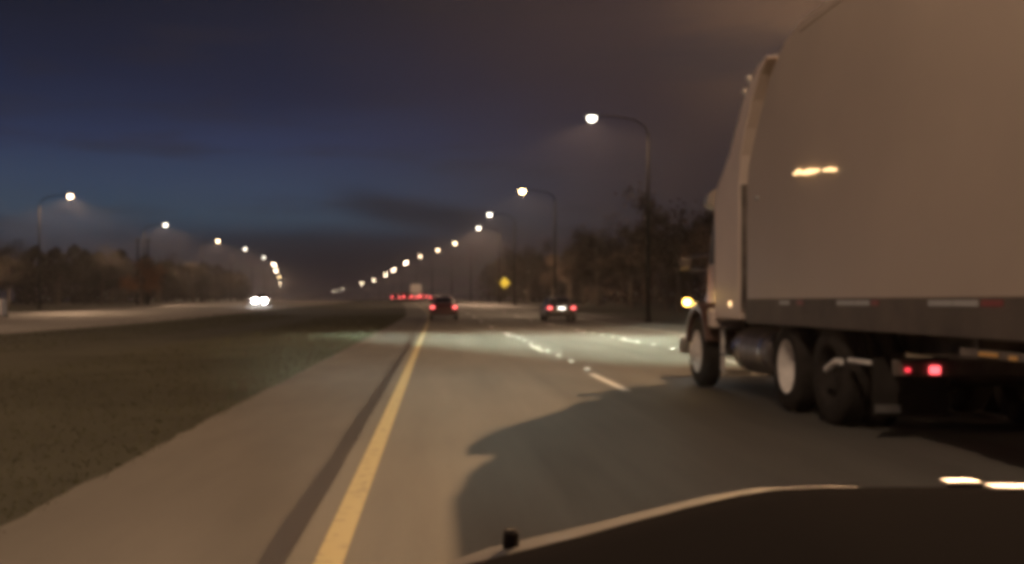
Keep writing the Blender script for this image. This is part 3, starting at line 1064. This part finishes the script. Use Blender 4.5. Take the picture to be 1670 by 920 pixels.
def woods(name, spots, label, seed, leaf="leaf"):
    """one dark unbroken mass of trees behind the front row"""
    r = random.Random(seed)
    b = MB()
    for x, y, h in spots:
        z0 = elev(y)
        b.tube([(x, y, z0 - .3), (x + r.uniform(-.3, .3), y, z0 + h * .8)], [h * .02, .03], 5)
        for k in range(480):
            zz = r.random() ** .8
            rad = h * .36 * math.sin(math.pi * min(1, .15 + zz * .85)) ** .7
            a = r.uniform(0, 6.28)
            q = rad * math.sqrt(r.random()) * r.uniform(.7, 1.15)
            p = Vector((x + math.cos(a) * q, y + math.sin(a) * q, z0 + .3 + h * zz * .97))
            u = Vector((r.gauss(0, 1), r.gauss(0, 1), r.gauss(0, 1))).normalized() * .34 * r.uniform(.6, 1.3)
            v = u.orthogonal().normalized() * .26
            b.add([p - u, p - v, p + u, p + v], [(0, 1, 2, 3)])
    return tag(b.build(name, M[leaf]), label, "woods", kind="stuff")


# front rows
for k in range(17):
    y = 92 + k * 11 + rng.uniform(-4, 4)
    x = lx(y) - 44 - rng.uniform(0, 8)
    tree(x, y, k % 3, rng.uniform(.7, .95), "dark leafy tree in the unlit row beyond the left carriageway", "trees beyond the left carriageway")
for k in range(20):
    y = 34 + k * 11 + rng.uniform(-4, 4)
    x = cx(y) + 20.5 + rng.uniform(0, 6)
    tree(x, y, (k + 1) % 3, rng.uniform(.85, 1.15), "dark leafy tree in the unlit row right of the road", "trees right of the road", dry=True)
ob = MB()
t, l = tree_meshes(77, 5.4, 2.5, 2400, .14)
ru = empty("tree", (-39.6, 148, elev(148) - .05))
tag(ru, "small russet tree faintly lit below the left lamps", "tree")
t.build("trunk", M["bark"], ru); l.build("crown", M["leaf_brown"], ru)

woods("woods", [(lx(y) - 50 - 9 * q - rng.uniform(0, 5), y + rng.uniform(-4, 4), rng.uniform(6.5, 9)) for y in range(84, 420, 10) for q in range(2)],
      "dark mass of trees far behind the left carriageway", 1)
woods("woods", [(cx(y) + 28 + 9 * q + rng.uniform(0, 5), y + rng.uniform(-4, 4), rng.uniform(8, 12)) for y in range(30, 330, 10) for q in range(2)],
      "dark mass of trees behind the right verge", 2, "leaf_dry")

# =====================================================================
#  the car the photograph is taken from
# =====================================================================
me_car = empty("car", (.45, 1.2, 0))
tag(me_car, "bonnet and black dashboard of the car the photo is taken from", "car")
K = lambda mb: loc(mb, me_car)
# dashboard top: its ridge as (x, height) at y = .75
RIDGE = [(-.70, .96), (-.40, .99), (-.15, 1.025), (.0, 1.063), (.024, 1.071), (.10, 1.090), (.12, 1.0955), (.174, 1.110), (.216, 1.120), (.235, 1.1228), (.262, 1.124), (.40, 1.1242), (.70, 1.123), (1.0, 1.11), (1.5, 1.05)]
rows = []
for y, dz in ((.30, -.16), (.42, -.05), (.60, -.015), (.72, -.001), (.75, 0), (.78, -.006), (.95, -.06), (1.12, -.16)):
    rows.append([(x, y, z + dz) for x, z in RIDGE])
K(MB().loft(rows, closed=False)).build("dashboard", M["dash"], me_car, smooth=True)
# bright reflections on the ridge, modelled as two pale strips
K(MB().box(.348, .3725, .752, .766, 1.1235, 1.1272)).build("dashboard_glint", M["dash_glint"], me_car, bevel=.001)
K(MB().box(.374, .43, .742, .756, 1.1215, 1.1252)).build("dashboard_glint", M["dash_glint"], me_car, bevel=.001)
# bonnet: crown profile along x at its front lip
BON = [(-.28, .66), (-.12, .72), (.0, .765), (.10, .800), (.20, .822), (.32, .850), (.43, .877), (.52, .897), (.60, .909), (.75, .915), (.95, .905), (1.12, .86), (1.2, .78)]
rows = []
for y, dz, sx in ((1.2, .03, 1), (1.5, .022, 1), (1.8, .010, 1), (2.0, 0, 1), (2.08, -.025, .99), (2.14, -.09, .97), (2.16, -.30, .95)):
    rows.append([(.45 + (x - .45) * sx, y, z + dz * 0.5) for x, z in BON])
K(MB().loft(rows, closed=False)).build("bonnet", M["bonnet"], me_car, smooth=True)
K(MB().tube([(.134, 1.99, .80), (.134, 1.99, .833), (.134, 1.99, .840)], [.0145, .0145, .010], 14)).build("bonnet_knob", M["black"], me_car)
for x0, x1 in ((-.29, -.20), (1.13, 1.21)):
    zt = .64 if x0 < 0 else .77
    K(MB().prism_x([(.9, .30), (1.36, .30), (1.45, .52), (1.75, .66), (2.02, .52), (2.08, .32), (2.13, .35), (2.13, zt - .04), (1.9, zt), (.9, zt)], x0, x1)).build("fender", M["bonnet"], me_car, bevel=.01)
wheel(me_car, (-.14 - .45, 1.74 - 1.2, .325), .32, .2)
wheel(me_car, (1.06 - .45, 1.74 - 1.2, .325), .32, .2)
# the underside that keeps the bonnet from being a bare sheet
K(MB().prism_x([(1.15, .45), (2.13, .35), (2.13, .62), (1.15, .62)], -.25, 1.15)).build("bumper", M["bonnet"], me_car, bevel=.05)
for x in (-.1, 1.0):
    ld = bpy.data.lights.new("headlight_beam", "SPOT")
    ld.energy, ld.color, ld.spot_size, ld.spot_blend, ld.shadow_soft_size = 0.55, (.90, 1.0, .84), R(27), .9, 0.0
    lo = link(bpy.data.objects.new("headlight_beam", ld), me_car)
    lo.location, lo.rotation_euler = (x - .45, 2.25 - 1.2, .62), (R(90), 0, R(1))
    shape_light(ld, "Y", 90000.0, 3.5, (0.012, 0.024), SGN)

# =====================================================================
#  haze
# =====================================================================
hm = bpy.data.materials.new("night_haze")
hm.use_nodes = True
hn, hl = hm.node_tree.nodes, hm.node_tree.links
hn.clear()
pv = nd(hn, "ShaderNodeVolumePrincipled")
pv.inputs["Color"].default_value = (.86, .84, .84, 1)
pv.inputs["Density"].default_value = HAZE_DENSITY
pv.inputs["Anisotropy"].default_value = 0.6
ho = nd(hn, "ShaderNodeOutputMaterial")
hl.new(pv.outputs[0], ho.inputs["Volume"])
tag(MB().box(-2600, 2600, -70, 5100, -1.2, 16.5).build("haze", hm), kind="stuff")
